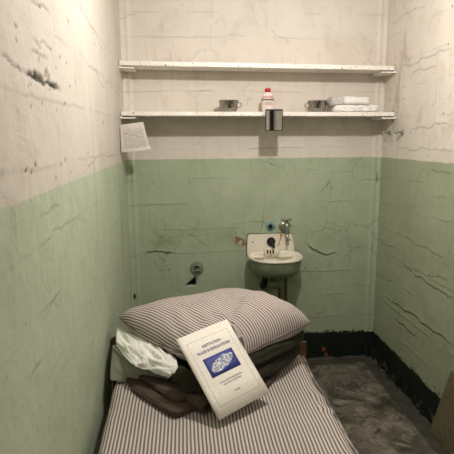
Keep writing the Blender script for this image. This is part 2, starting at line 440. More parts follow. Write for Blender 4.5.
ZB = [.135, .28, .425, .58, .722, .868, 1.021, 1.172, 1.344, 1.504, 1.667, 1.81, 1.967, 2.10, 2.25]

# back wall
s = Surface(-.02, W+.02, -.01, H, .004)
s.h += .006*(s.fr(.5, 3)-.5)+.004*(s.fr(.08, 3)-.5)
s.boards(ZB, .5)
for st, p in BACK: s.crack(p, st, .0021 if st < .8 else .0032, .005 if st > .8 else .002, .004 if st > .8 else .0012)
for zc in ((.30, .37, .14), (1.15, .40, .1)):                       # shallow hollows of missing plaster skin
    pass
s.poly([(.322, .517), (.390, .517), (.386, .568)], S(8, 8, 8), .02)   # torn black gap under the pipe stub
s.blob((.650, .795), (.020, .020), S(138, 96, 84), .95, .002, 1)
s.blob((.684, .772), (.016, .022), S(150, 112, 98), .95, .002, 2.2)
s.blob((.664, .78), (.011, .008), S(206, 192, 170), .9, .001, 4)
s.blob((.636, .836), (.008, .007), S(150, 120, 100), .7, .001, 3)
s.blob((1.503, 1.185), (.010, .013), S(130, 165, 170), 1, -.002, 1)
s.blob((1.503, 1.155), (.006, .02), S(110, 118, 104), .9, -.002, 2)
s.blob((1.203, .060), (.013, .017), S(150, 74, 56), 1, .002, 1)
s.blob((1.220, .022), (.014, .014), S(140, 70, 54), 1, .002, 3)
s.blob((.20, .80), (.10, .05), S(112, 100, 60), .3, .0, 2, 1.1)
s.blob((.015, .46), (.008, .02), S(16, 16, 14), 1, .003, 2)
for k in range(26):                                                 # flaked spots along the band's upper edge
    s.blob((rng.uniform(.85, 1.5), .178+rng.normal(0, .008)), (rng.uniform(.003, .012), rng.uniform(.002, .006)), S(86, 96, 72), .9, .001, k)
for k in range(12):
    s.blob((rng.uniform(.85, 1.5), rng.uniform(.005, .03)), (rng.uniform(.004, .012), .003), S(96, 92, 80), .6, -.001, k)
# plaster seams up the two corners
for uc, wd in ((.036, .010), (W-.035, .010)):
    prof = np.exp(-((s.us-uc)/wd)**2)[:, None]*(.6+.8*s.fr(.1, 2)); s.h += .006*prof
edge = np.clip((.06-np.minimum(s.us, W-s.us))/.06, 0, 1)[:, None]; s.h += .016*edge**2
s.h = np.clip(s.h, -.02, .02)
s.build('wall_back', lambda u, v, h: (u, -h, v), .12, MW)

# right wall
s = Surface(FRONT, .02, -.01, H, .005)
s.h += .006*(s.fr(.5, 3)-.5)+.004*(s.fr(.08, 3)-.5)
s.boards(ZB, .4)
for st, p in RIGHT: s.crack(p, st, .0028, .003, .0018)
low = np.clip((.085-s.vs)/.05, 0, 1)[None, :]
rag = s.fr(.05, 3); s.h += .016*low*np.clip((rag-.45)*4, 0, 1)      # crumbling lumps low on the black band
s.paint((slice(None), slice(None)), low*np.clip((s.fr(.035, 3)-.56)*9, 0, 1)*.7, S(112, 106, 92))
for k in range(30):
    s.blob((rng.uniform(-1.2, -.02), .178+rng.normal(0, .010)), (rng.uniform(.004, .016), rng.uniform(.003, .008)), S(84, 92, 70), .9, .001, k)
for k in range(34):
    s.blob((rng.uniform(-1.1, -.1), rng.uniform(1.4, 2.1)), (rng.uniform(.002, .006),)*2, S(84, 66, 48), .7, .001, k)
s.blob((-.20, 1.62), (.05, .16), S(150, 126, 96), .45, 0, 2, 1); s.blob((-.16, 1.47), (.04, .12), S(110, 90, 68), .4, 0, 5, 1)
s.blob((-.26, 1.85), (.07, .10), S(160, 134, 104), .4, 0, 3, 1)
s.h = np.clip(s.h, -.02, .02)
s.build('wall_right', lambda u, v, h: (W-h, u, v), .12, MWR)

# left wall
s = Surface(FRONT, .02, -.01, H, .005)
s.h += .006*(s.fr(.5, 3)-.5)+.004*(s.fr(.08, 3)-.5)
s.boards(ZB, .28)
for st, p in LEFT: s.crack(p, st, .0035, .006, .003)
s.blob((-1.74, 1.546), (.035, .010), S(70, 58, 44), .8, .006, 1); s.blob((-1.66, 1.560), (.03, .012), S(128, 108, 86), .6, .004, 3)
s.blob((-1.59, 1.540), (.028, .007), S(60, 50, 38), .8, .005, 4)
for k in range(30):
    s.blob((rng.uniform(-1.85, -.6), rng.uniform(1.31, 2.0)), (rng.uniform(.003, .007),)*2, S(92, 72, 56), .75, .001, k)
for k in range(18):
    s.blob((rng.uniform(-1.9, -1.3), 1.60+rng.normal(0, .05)), (rng.uniform(.003, .012), .004), S(120, 98, 76), .6, .001, k)
for u0, v0 in ((-1.88, 1.345), (-1.84, 1.338), (-1.81, 1.352), (-1.52, 1.35)):
    s.blob((u0, v0), (.007, .006), S(70, 50, 40), .9, .003, u0*9)
s.blob((-1.20, 1.02), (.04, .10), S(180, 190, 168), .5, 0, 3, 1.2)
s.blob((-1.08, 1.15), (.02, .45), S(110, 116, 82), .25, 0, 1, 1); s.blob((-.35, .95), (.05, .4), S(108, 104, 70), .35, 0, 2, 1)
s.h = np.clip(s.h, -.02, .02)
s.build('wall_left', lambda u, v, h: (h, u, v), .12, MWL)

# floor
s = Surface(-.02, W+.02, FRONT, .02, .005)
s.h += .004*(s.fr(.4, 3)-.5)+.002*(s.fr(.06, 3)-.5)
dR = W-s.us[:, None]; dB = -s.vs[None, :]
wob = .02*(s.fr(.12, 3)-.5)
strip = np.maximum(np.clip((.095-(dR+wob))/.008, 0, 1), np.clip((.10-(dB+wob))/.008, 0, 1))
s.paint((slice(None), slice(None)), strip*.8, S(60, 61, 54)); s.h += .004*strip
gunk = np.clip((.022-np.minimum(dR, dB)+wob*.8)/.01, 0, 1)*np.clip((s.fr(.04, 3)-.4)*6, 0, 1)
s.h += .012*gunk; s.paint((slice(None), slice(None)), gunk, S(20, 22, 18))
for pts in ([(1.02, -.95), (1.05, -.75), (1.12, -.62), (1.10, -.50), (1.18, -.40), (1.17, -.25)],
            [(1.12, -.62), (1.22, -.70), (1.33, -.66)], [(1.42, -.1), (1.425, -.4), (1.42, -.8), (1.42, -1.1)],
            [(.95, -.45), (1.05, -.30), (1.2, -.22), (1.35, -.2)], [(1.08, -.9), (1.2, -.86), (1.3, -.95)]):
    s.crack(pts, .6, .003, .003, .001, S(40, 36, 30))
for k in range(16):
    s.blob((rng.uniform(.9, 1.4), rng.uniform(-1.1, -.15)), (rng.uniform(.02, .07), rng.uniform(.015, .04)), S(136, 128, 114), .32, -.0005, k*1.7, 2)
s.build('floor', lambda u, v, h: (u, v, h-.004), .10, MF)

bm = bmesh.new(); box(bm, -.1, W+.1, FRONT-.1, .1, H, H+.1)
tag(bmobj('ceiling', bm, MCEIL), kind='structure')
bm = bmesh.new()                                                    # front wall with the opening the picture is taken through
box(bm, -.1, .12, FRONT-.12, FRONT, 0, H); box(bm, 1.10, 1.325, FRONT-.12, FRONT, 0, H); box(bm, 1.40, W+.1, FRONT-.12, FRONT, 0, H); box(bm, .12, 1.40, FRONT-.12, FRONT, 2.1, H)
tag(bmobj('wall_front', bm, simple('front_wall_paint', S(232, 224, 212), .6)), kind='structure')

# ---------------------------------------------------------------- shelves
def shelf(zl, zr, depth, th, label):
    """zl, zr: height of the top at the left and right wall (the boards sag slightly)"""
    t = empty('wall_shelf', (W/2, 0, zr-th), label, 'shelf')
    def tilt(bm):
        for v in bm.verts: v.co.z += zl+(zr-zl)*v.co.x/W
        return bm
    bm = bmesh.new(); box(bm, .004, W-.010, -depth, -.004, -th, 0, .0015)
    bmobj('shelf_board', tilt(bm), MWHITE, t)
    for sx in (-1, 1):
        xa = 0 if sx < 0 else W; xb = xa-sx*.080; xi = xa-sx*.010
        bm = bmesh.new()
        box(bm, min(xa, xb), max(xa, xb), -depth+.002, -.02, -th-.014, -th-.007)         # flange
        box(bm, min(xa, xi), max(xa, xi), -depth+.010, -.02, -th-.008, -th+.0)         # upright leg on the side wall
        box(bm, min(xb, xb+sx*.03), max(xb, xb+sx*.03), -depth+.04, -.03, -th-.008, -th)   # packing block
        bmobj('bracket', tilt(bm), MWHITE, t)
    return t
shelf(1.812, 1.792, .172, .023, 'upper long white-painted shelf with nothing standing on it')
shelf(1.549, 1.541, .200, .022, 'lower long white-painted shelf holding cups, bottle and towels')
SH = 1.5415
def top_at(x): return 1.549-.008*x/W

def cup(x, y, hside, label):
    SH = top_at(x)
    t = empty('metal_cup', (x, y, SH), label, 'cup', 'metal cups on the lower shelf')
    bm = bmesh.new()
    prof = [(0, 0), (.036, 0), (.042, .006), (.046, .030), (.048, .056), (.051, .060), (.050, .0625), (.0465, .059), (.0445, .032), (.040, .008), (0, .004)]
    lathe(bm, [(r*1.1, h*1.06) for r, h in prof], (x, y, SH)); bmobj('cup_body', bm, MSTEEL, t, True)
    bm = bmesh.new()
    pts = [(x+hside*(.048+.024*math.sin(a)), y-.004, SH+.040+.015*math.cos(a)) for a in [math.pi*k/10 for k in range(11)]]
    tube(bm, pts, .003, 8); bmobj('handle', bm, MSTEEL, t, True)
cup(.588, -.11, 1, 'steel cup with its handle on the right, alone at left on the shelf')
cup(1.092, -.11, -1, 'steel cup with its handle on the left, beside the folded towels')

# bottle
bx_, by_ = .808, -.11; SH = top_at(.81)
t = empty('bottle', (bx_, by_, SH), 'small white plastic bottle with red cap and black label band', 'bottle')
bm = bmesh.new()
prof = [(0, 0), (.031, 0), (.034, .004), (.034, .088), (.031, .102), (.020, .110), (.0145, .112), (.0145, .116), (0, .116)]
lathe(bm, prof, (bx_, by_, SH))
bmesh.ops.scale(bm, vec=(1, .68, 1), space=Matrix.Translation(Vector((-bx_, -by_, 0))), verts=bm.verts)
bmobj('bottle_body', bm, MBOTTLE, t, True)
bm = bmesh.new(); lathe(bm, [(0, .113), (.0165, .113), (.017, .128), (.014, .132), (0, .132)], (bx_, by_, SH)); bmobj('cap', bm, MRED, t, True)
def band(z0, z1, mat, name, frac=1., r=.0345):
    bm = bmesh.new(); n = 24; rings = []
    for zz in (z0, z1):
        rings.append([bm.verts.new((bx_+r*math.sin(a), by_-r*.69*math.cos(a), SH+zz)) for a in [(-math.pi/2+math.pi*k/n)*frac for k in range(n+1)]])
    for k in range(n): bm.faces.new((rings[0][k], rings[0][k+1], rings[1][k+1], rings[1][k]))
    o = bmobj(name, bm, mat, t, True); md = o.modifiers.new('solid', 'SOLIDIFY'); md.thickness = .0006; md.offset = 1
band(.066, .072, MBLACK, 'label_band'); band(.078, .082, MPINK, 'label_print', .8); band(.086, .0885, MPINK, 'label_print', .6)
band(.052, .0545, MGREYINK, 'label_print', .4); band(.046, .048, MGREYINK, 'label_print', .45); band(.0405, .0425, MGREYINK, 'label_print', .35)

# folded towels
SH = top_at(1.2)
def folded(name, x0, x1, y0, y1, z0, z1, label, cat, group, mat, seed, layers=2):
    """soft folded cloth: rounded fold along the front, layered ends"""
    nx, na = 34, 28*layers
    V = []; cyy = (y0+y1)/2; hy = (y1-y0)/2; th = (z1-z0)/layers
    for i in range(nx+1):
        x = x0+(x1-x0)*i/nx; e = min(i, nx-i)/nx; sq = min(1, (e*14+.12))**.5
        for j in range(na):
            a = 2*math.pi*j/na; ca, sa = math.cos(a), math.sin(a)
            py = math.copysign(abs(ca)**.35, ca); pz = math.copysign(abs(sa)**.6, sa)
            p = Vector((x, cyy+hy*py*(.9+.1*sq), (z0+z1)/2+(z1-z0)/2*pz*(.72+.28*sq)))
            # crease between the layers
            lay = ((p.z-z0)/th) % 1.0
            p.y -= math.copysign(.006, py)*(math.exp(-((min(lay, 1-lay))/.13)**2) if z0+th*.5 < p.z < z1-th*.5 else 0)
            nn = mnoise.fractal(p*26+Vector((seed, 0, 0)), 1, 2, 3)
            p += Vector((0, nn*.007, nn*.008 if p.z > (z0+z1)/2 else 0)); p.z = max(p.z, z0); V.append(p)
    F = [(i*na+j, i*na+(j+1) % na, (i+1)*na+(j+1) % na, (i+1)*na+j) for i in range(nx) for j in range(na)]
    bm = bmesh.new(); vs = [bm.verts.new(p) for p in V]
    for f in F: bm.faces.new([vs[k] for k in f])
    bm.faces.new(vs[:na]); bm.faces.new(vs[-na:])
    o = bmobj(name, bm, mat, None, True); settle(o); return tag(o, label, cat, group)
folded('folded_towel', 1.175, 1.425, -.185, -.05, SH, SH+.040, 'white folded towel lying longest and lowest on the shelf', 'towel', 'folded towels on the lower shelf', MTOWEL, 3)
folded('folded_towel', 1.228, 1.372, -.18, -.06, SH+.041, SH+.086, 'white folded towel on top of the longer towel', 'towel', 'folded towels on the lower shelf', MTOWEL, 9)
folded('rolled_washcloth', 1.155, 1.226, -.18, -.07, SH+.036, SH+.084, 'greyish rolled washcloth at the left end of the towels', 'washcloth', None, simple('grey_terry', S(200, 198, 194), .95, 0, .12, 160, .6), 15, 1)

# mirror hanging off the lower shelf
t = empty('shaving_mirror', (.817, -.232, 1.440), 'small dark-framed square mirror hanging from the lower shelf edge', 'mirror')
mx0, mx1, mz0, mz1, my = .776, .870, 1.443, 1.557, -.226
bm = bmesh.new()
for a in ((mx0, mx1, mz0, mz0+.0035), (mx0, mx1, mz1-.008, mz1), (mx0, mx0+.0035, mz0+.0035, mz1-.008), (mx1-.0035, mx1, mz0+.0035, mz1-.008)):
    box(bm, a[0], a[1], my-.006, my+.006, a[2], a[3], .001, 1)
bmobj('mirror_frame', bm, MDARKM, t)
bm = bmesh.new(); box(bm, mx0+.003, mx1-.003, my-.002, my+.003, mz0+.003, mz1-.007); bmobj('mirror_glass', bm, MMIRROR, t)
bm = bmesh.new(); box(bm, .800, .834, my+.006, -.199, 1.546, 1.550); box(bm, .800, .834, -.203, -.199, 1.515, 1.550); bmobj('hanger_clip', bm, MDARKM, t)

# notice paper curling off the left wall
def paper_notice():
    c = [Vector((.004, -.285, 1.476)), Vector((.120, -.215, 1.494)), Vector((.158, -.185, 1.325)), Vector((.006, -.262, 1.334))]
    nu, nv = 26, 30; V = []; uv = []
    for j in range(nv+1):
        for i in range(nu+1):
            a, b = i/nu, j/nv
            p = (c[0]*(1-a)+c[1]*a)*(1-b)+(c[3]*(1-a)+c[2]*a)*b
            p.y += -.012*math.sin(a*math.pi)*(1-.3*b)+.006*math.sin(b*5+a*2)
            cur = max(0, b-.86+.12*a)*1.0; p.y -= cur*.10*a; p.z += cur*.10*a          # lower right corner curls up
            V.append(p); uv.append((a, 1-b))
    F = [(j*(nu+1)+i, j*(nu+1)+i+1, (j+1)*(nu+1)+i+1, (j+1)*(nu+1)+i) for j in range(nv) for i in range(nu)]
    k = NT('printed_notice_paper', .8); u = k.coord('UV'); x, y, z = k.sep(u)
    row = k.math('FRACT', k.math('MULTIPLY', y, 24.0)); rm = k.ramp(k.math('ABSOLUTE', k.math('SUBTRACT', row, .5)), .18, .28, 1, 0)
    wd = k.ramp(k.noise(k.coord('UV', (60, 24, 1)), 1, 2), .42, .5)
    area = k.math('MULTIPLY', k.ramp(x, .06, .14), k.ramp(x, .88, .94, 1, 0)); area = k.math('MULTIPLY', area, k.math('MULTIPLY', k.ramp(y, .1, .2), k.ramp(y, .72, .9, 1, 0)))
    ink = k.math('MULTIPLY', k.math('MULTIPLY', rm, wd), area)
    blot = k.ramp(k.noise(u, 9, 4), .3, .65, .6, 1)
    colr = k.mix(k.math('MULTIPLY', ink, blot), S(214, 206, 198), S(96, 92, 92))
    k.col(colr)
    o = np_mesh('paper_notice', np.array(V), F, k.m, uv=np.array(uv)); md = o.modifiers.new('solid', 'SOLIDIFY'); md.thickness = .0008
    settle(o); tag(o, 'curling white printed paper notice hanging at the left end of the shelf', 'paper')
paper_notice()

# two pegs on the right wall
for yy, ln, lab in ((-.128, .046, 'thin metal wall peg nearer the back corner, under the shelf end'), (-.292, .034, 'knobbed metal wall peg farther from the back corner')):
    t = empty('wall_peg', (W, yy, 1.428), lab, 'peg', 'metal pegs on the right wall')
    bm = bmesh.new(); lathe(bm, [(0, 0), (.015, 0), (.014, .006), (.006, .010)], (W+.003, yy, 1.428), (-1, 0, 0), 16)
    tube(bm, [(W, yy, 1.428), (W-ln/2, yy, 1.430), (W-ln, yy, 1.431)], [.0052, .005, .005], 10)
    bmobj('peg_rod', bm, MCHROME, t, True)
    bm = bmesh.new(); r = .0065 if yy > -.2 else .011
    bmesh.ops.create_uvsphere(bm, u_segments=14, v_segments=10, radius=r, matrix=Matrix.Translation((W-ln-.002, yy, 1.431)))
    bmobj('peg_knob', bm, MCHROME, t, True)

# ---------------------------------------------------------------- sink
t = empty('wall_sink', (.845, 0, .56), 'small cream enamel sink with green-painted underside on the back wall', 'sink')
SX, RZ = .858, .717
def ring_outline(k, n=72, yo=0, kx=None):
    """D-shaped outline, scale k about the bowl's centre"""
    kx = kx or k; out = []
    for i in range(n):
        a = 2*math.pi*i/n; ca, sa = math.cos(a), math.sin(a)
        x = .160*math.copysign(abs(ca)**.82, ca)*kx
        yv = (-.166*abs(sa)**.95 if sa > 0 else .100*abs(sa)**.55)*k
        out.append((SX+x, -.112+yv+yo))
    return out
def loft(bm, rings):
    R = [[bm.verts.new(p) for p in r] for r in rings]; n = len(R[0])
    for a, b in zip(R, R[1:]):
        for k in range(n): bm.faces.new((a[k], a[(k+1) % n], b[(k+1) % n], b[k]))
    return R
bm = bmesh.new()
inner = [(1.0, RZ-.006), (1.005, RZ), (.99, RZ+.004), (.955, RZ+.004), (.93, RZ-.002), (.90, RZ-.02), (.84, RZ-.05), (.72, RZ-.080), (.5, RZ-.094), (.2, RZ-.099), (.06, RZ-.100)]
R = loft(bm, [[(x, y, z) for x, y in ring_outline(k)] for k, z in inner]); bm.faces.new(R[-1])
bmobj('basin', bm, MENAMEL, t, True)
bm = bmesh.new()
outer = [(.985, RZ-.006), (.965, RZ-.012), (.955, RZ-.035), (.92, RZ-.065), (.84, RZ-.090), (.70, RZ-.106), (.50, RZ-.115), (.2, RZ-.118)]
R = loft(bm, [[(x, min(y, -.006), z) for x, y in ring_outline(k)] for k, z in outer]); bm.faces.new(R[-1])
o = bmobj('basin_underside', bm, MGREENP, t, True); o['label'] = 'green-painted underside of the bowl'
# ledges at the back corners of the bowl (soap rests) either side of the spout
for sx in (-1, 1):
    bm = bmesh.new(); xa, xb = (.712, .808) if sx < 0 else (.888, .985)
    box(bm, xa, xb, -.055, -.018, RZ-.034, RZ-.010, .009, 3); bmobj('soap_ledge', bm, MENAMEL, t, True)
# backsplash
def extruded(bm, outline, y0, y1, bev=0):
    a = [bm.verts.new((x, y0, z)) for x, z in outline]; b = [bm.verts.new((x, y1, z)) for x, z in outline]
    n = len(a); bm.faces.new(a); bm.faces.new(b)
    for k in range(n): bm.faces.new((a[k], a[(k+1) % n], b[(k+1) % n], b[k]))
    if bev:
        es = [e for e in bm.edges if all(abs(v.co.y-y1) < 1e-6 for v in e.verts)]
        bmesh.ops.bevel(bm, geom=es, offset=bev, segments=3, affect='EDGES')
def arc(cx_, cz_, r, a0, a1, n=7): return [(cx_+r*math.cos(math.radians(a0+(a1-a0)*k/n)), cz_+r*math.sin(math.radians(a0+(a1-a0)*k/n))) for k in range(n+1)]
bo = [(.703, RZ-.012)]+[(.704, .76)]+arc(.724, .812, .018, 180, 90)+arc(.964, .812, .018, 90, 0)+[(.990, .765), (1.000, RZ-.012)]
bm = bmesh.new(); extruded(bm, bo, -.002, -.020, .004); bmobj('backsplash', bm, MENAMEL, t)
bo2 = [((x-.851)*1.018+.851, (z-.76)*1.04+.76) for x, z in bo]
bm = bmesh.new(); extruded(bm, bo2, .004, -.006); o = bmobj('backsplash_edge', bm, MIRON, t); o['label'] = 'dark worn outer edge'
bm = bmesh.new(); box(bm, .806, .900, -.042, -.018, RZ-.03, .752, .008, 3); bmobj('spout_block', bm, MENAMEL, t, True)
for xs in (.826, .843, .860):
    bm = bmesh.new(); box(bm, xs-.0045, xs+.0045, -.0445, -.036, .712, .738, .002, 1); bmobj('overflow_slot', bm, MBLACK, t)
for xs, zs in ((.737, .783), (.966, .790)):
    bm = bmesh.new(); lathe(bm, [(0, 0), (.0045, 0), (.0045, .002), (0, .003)], (xs, -.019, zs), (0, -1, 0), 12); bmobj('mounting_screw', bm, MBLACK, t, True)
bm = bmesh.new(); lathe(bm, [(0, 0), (.026, 0), (.027, .006), (.022, .014), (.016, .020), (.015, .030), (0, .034)], (.850, -.019, .784), (0, -1, 0), 24)
tube(bm, [(.852, -.040, .784), (.857, -.052, .772), (.860, -.058, .760), (.860, -.058, .750)], [.011, .010, .008, .0075], 12)
bmobj('push_tap', bm, MDARKM, t, True)
bm = bmesh.new(); lathe(bm, [(0, 0), (.007, 0), (.008, .003), (.004, .005), (0, .005)], (.845, -.046, .704), (0, -1, .2), 14); bmobj('brass_drip', bm, MRUST, t, True)
# rust run down the backsplash
bm = bmesh.new()
pts = [(.915, .829), (.911, .81), (.905, .79), (.902, .775), (.893, .757)]
L_, R_ = [], []
for k, (x, z) in enumerate(pts):
    wdt = (.011, .005, .0045, .004, .005)[k]; L_.append(bm.verts.new((x-wdt, -.0204, z))); R_.append(bm.verts.new((x+wdt, -.0204, z)))
for k in range(len(pts)-1): bm.faces.new((L_[k], R_[k], R_[k+1], L_[k+1]))
o = bmobj('rust_run', bm, MRUST, t); o['label'] = 'orange rust run'
# drain below
bm = bmesh.new(); tube(bm, [(SX, -.115, .61), (SX, -.115, .565)], .030, 20); tube(bm, [(SX, -.115, .565), (SX, -.115, .53)], .038, 20)
tube(bm, [(SX, -.115, .52), (SX, -.115, .43), (SX, -.105, .39), (SX, -.07, .365), (SX, .0, .36)], .021, 16); bmobj('drain_pipe', bm, MGREENP, t, True)
bm = bmesh.new(); tube(bm, [(.800, 0, .505), (.800, -.04, .505), (.803, -.06, .525), (.812, -.07, .60)], .017, 14); bmobj('waste_stub', bm, MDARKM, t, True)
for xs in (.905, .945):
    bm = bmesh.new(); tube(bm, [(xs, -.03, .605), (xs, -.028, .5), (xs, -.028, .30), (xs, .0, .28)], .0085, 12)
    o = bmobj('supply_pipe', bm, simple('stained_supply_pipe', S(112, 104, 66), .6, 0, .25, 30, .2), t, True)

# valve above the sink
t = empty('water_valve', (.940, 0, .86), 'aged metal cross-handled water valve on the wall above the sink', 'valve')
bm = bmesh.new(); lathe(bm, [(0, 0), (.032, 0), (.032, .004), (.024, .008), (.013, .012), (.013, .05), (.0, .052)], (.932, .004, .870), (0, -1, 0), 24); bmobj('wall_flange', bm, MCHROME, t, True)
bm = bmesh.new(); tube(bm, [(.940, -.045, .905), (.941, -.047, .88), (.942, -.050, .85), (.943, -.052, .835)], [.011, .016, .015, .010], 16)
tube(bm, [(.943, -.050, .84), (.943, -.055, .80), (.943, -.055, .768)], [.0095, .009, .009], 12); bmobj('valve_body', bm, MCHROME, t, True)
bm = bmesh.new(); tube(bm, [(.940, -.045, .90), (.940, -.045, .938)], .006, 10)
for a in (.12, .12+math.pi/2):
    dx, dy = math.cos(a)*.032, math.sin(a)*.032
    tube(bm, [(.940-dx, -.045-dy, .920), (.940, -.045, .923), (.940+dx, -.045+dy, .920)], [.0065, .005, .0065], 10)
bmobj('cross_handle', bm, MCHROME, t, True)
# capped pipe stub beside the valve
t = empty('capped_pipe', (.848, 0, .872), 'pale blue ringed capped pipe stub left of the water valve', 'pipe')
bm = bmesh.new(); lathe(bm, [(.014, 0), (.029, 0), (.029, .004), (.022, .009), (.014, .009)], (.848, .003, .872), (0, -1, 0), 22, True); bmobj('ring', bm, MTEAL, t, True)
bm = bmesh.new(); lathe(bm, [(0, 0), (.014, 0), (.013, .016), (.007, .018), (.006, .010), (0, .010)], (.848, .003, .872), (0, -1, 0), 18); bmobj('stub', bm, MDARKM, t, True)

# pipe fitting low on the back wall
t = empty('pipe_fitting', (.397, 0, .628), 'round green-painted pipe flange with open stub low on the back wall', 'pipe')
bm = bmesh.new(); lathe(bm, [(.016, 0), (.041, 0), (.041, .010), (.035, .014), (.026, .008), (.021, .016), (.016, .016)], (.397, .003, .628), (0, -1, 0), 26, True); bmobj('flange', bm, MGREENP, t, True)
bm = bmesh.new(); lathe(bm, [(.008, 0), (.0145, 0), (.014, .050), (.011, .053), (.008, .045)], (.397, .003, .622), (0.04, -1, -.22), 18, True); bmobj('stub', bm, MCHROME, t, True)
bm = bmesh.new(); lathe(bm, [(0, 0), (.0155, 0), (.0155, .004), (0, .005)], (.397, -.004, .630), (0, -1, 0), 18); bmobj('packing', bm, MBLACK, t, True)

# ---------------------------------------------------------------- bed
BX0, BX1, BY0, BY1, BZ = .043, .815, -2.86, -.955, .50
t = empty('bed_frame', (.435, -1.9, 0), 'narrow bed frame with brown wooden head board beneath the striped mattress', 'bed')
bm = bmesh.new()
for x in (BX0+.01, BX1-.04): box(bm, x, x+.03, BY0, BY1+.03, .335, .375, .003, 1)
bmobj('side_rail', bm, MIRON, t)
bm = bmesh.new()
for k in range(9):
    y = BY0+.1+k*(BY1-BY0-.2)/8; box(bm, BX0+.04, BX1-.04, y-.02, y+.02, .366, .372)
bmobj('bed_slats', bm, MIRON, t)
for x in (BX0+.012, BX1-.045):
    for y in (BY0+.03, BY1-.05):
        bm = bmesh.new(); box(bm, x, x+.033, y, y+.033, 0, .36, .004, 1); bmobj('leg', bm, MIRON, t)
bm = bmesh.new(); box(bm, .030, .828, -.945, -.922, .33, .535, .008, 2); bmobj('head_board', bm, MWOOD, t)
for x, x2, zt in ((.006, .032, .585), (.828, .842, .535)):
    bm = bmesh.new(); box(bm, x, x2, -.95, -.915, 0, zt, .007, 3); bmobj('head_post', bm, MWOOD, t)

def mattress():
    z0, z1, x0, x1 = .376, BZ, BX0, BX1; r = .040
    # cross-section (counter-clockwise from bottom centre), then swept along y
    sec = []
    def corner(cx_, cz_, a0):
        return [(cx_+r*math.cos(math.radians(a0+9*k)), cz_+r*math.sin(math.radians(a0+9*k))) for k in range(11)]
    def seg(a, b, n): return [(a[0]+(b[0]-a[0])*k/n, a[1]+(b[1]-a[1])*k/n) for k in range(1, n)]
    c1 = corner(x1-r, z0+r, -90); c2 = corner(x1-r, z1-r, 0); c3 = corner(x0+r, z1-r, 90); c4 = corner(x0+r, z0+r, 180)
    sec = c1+seg(c1[-1], c2[0], 4)+c2+seg(c2[-1], c3[0], 40)+c3+seg(c3[-1], c4[0], 4)+c4+seg(c4[-1], c1[0], 24)
    P = np.array(sec); d = np.r_[0, np.cumsum(np.linalg.norm(np.diff(P, axis=0), axis=1))]
    n = len(sec); ny = 150; V = []; uv = []
    cxm = (x0+x1)/2; czm = (z0+z1)/2
    for j in range(ny+1):
        y = BY0+(BY1-BY0)*j/ny; e = min(y-BY0, BY1-y); sc_ = 1 if e > r else math.sqrt(max(0, 1-(1-e/r)**2))
        for i, (x, z) in enumerate(sec):
            xx = cxm+(x-cxm)*(1-(1-sc_)*r/(x1-cxm)); zz = czm+(z-czm)*(1-(1-sc_)*r/(z1-czm)*.9)
            nn = mnoise.fractal(Vector((x*5, y*5, z*6)), 1, 2, 3)
            if z > czm: zz += nn*.007
            if x > x1-.05: xx += mnoise.noise(Vector((3, y*7, z*3)))*.010+.006*math.exp(-((y+1.33)/.03)**2)+.008*math.exp(-((y+1.42)/.02)**2)
            if x < x0+.05: xx += mnoise.noise(Vector((9, y*5, z*3)))*.006
            V.append((xx, y, zz)); uv.append((d[i], y))
    V = np.array(V); uv = np.array(uv); idx = np.arange(n*(ny+1)).reshape(ny+1, n)
    F = np.stack([idx[:-1, :], np.roll(idx[:-1, :], -1, 1), np.roll(idx[1:, :], -1, 1), idx[1:, :]], -1)[:, :-1].reshape(-1, 4)
    me_o = np_mesh('mattress_cover', V, F, MTICK, uv=uv)
    bm = bmesh.new(); bm.from_mesh(me_o.data)
    bmesh.ops.remove_doubles(bm, verts=bm.verts, dist=1e-5)
    bmesh.ops.holes_fill(bm, edges=[e for e in bm.edges if e.is_boundary], sides=0)
    bmesh.ops.recalc_face_normals(bm, faces=bm.faces); bm.to_mesh(me_o.data); bm.free()
    t = empty('mattress', (cxm, (BY0+BY1)/2, z0), 'mattress in grey and cream striped ticking lying on the bed frame', 'mattress')
    me_o.name = 'ticking_cover'; me_o.parent = t; me_o.data.transform(Matrix.Translation(-t.location))
    for zz in (z0+.012, z1-.012):
        bm = bmesh.new()
        pts = [(x1-.0045+mnoise.noise(Vector((3, y*7, zz*3)))*.010, y, zz) for y in np.linspace(BY0+.04, BY1-.04, 60)]
        tube(bm, pts, .0045, 8); bmobj('piping', bm, MTICK, t, True)
mattress()

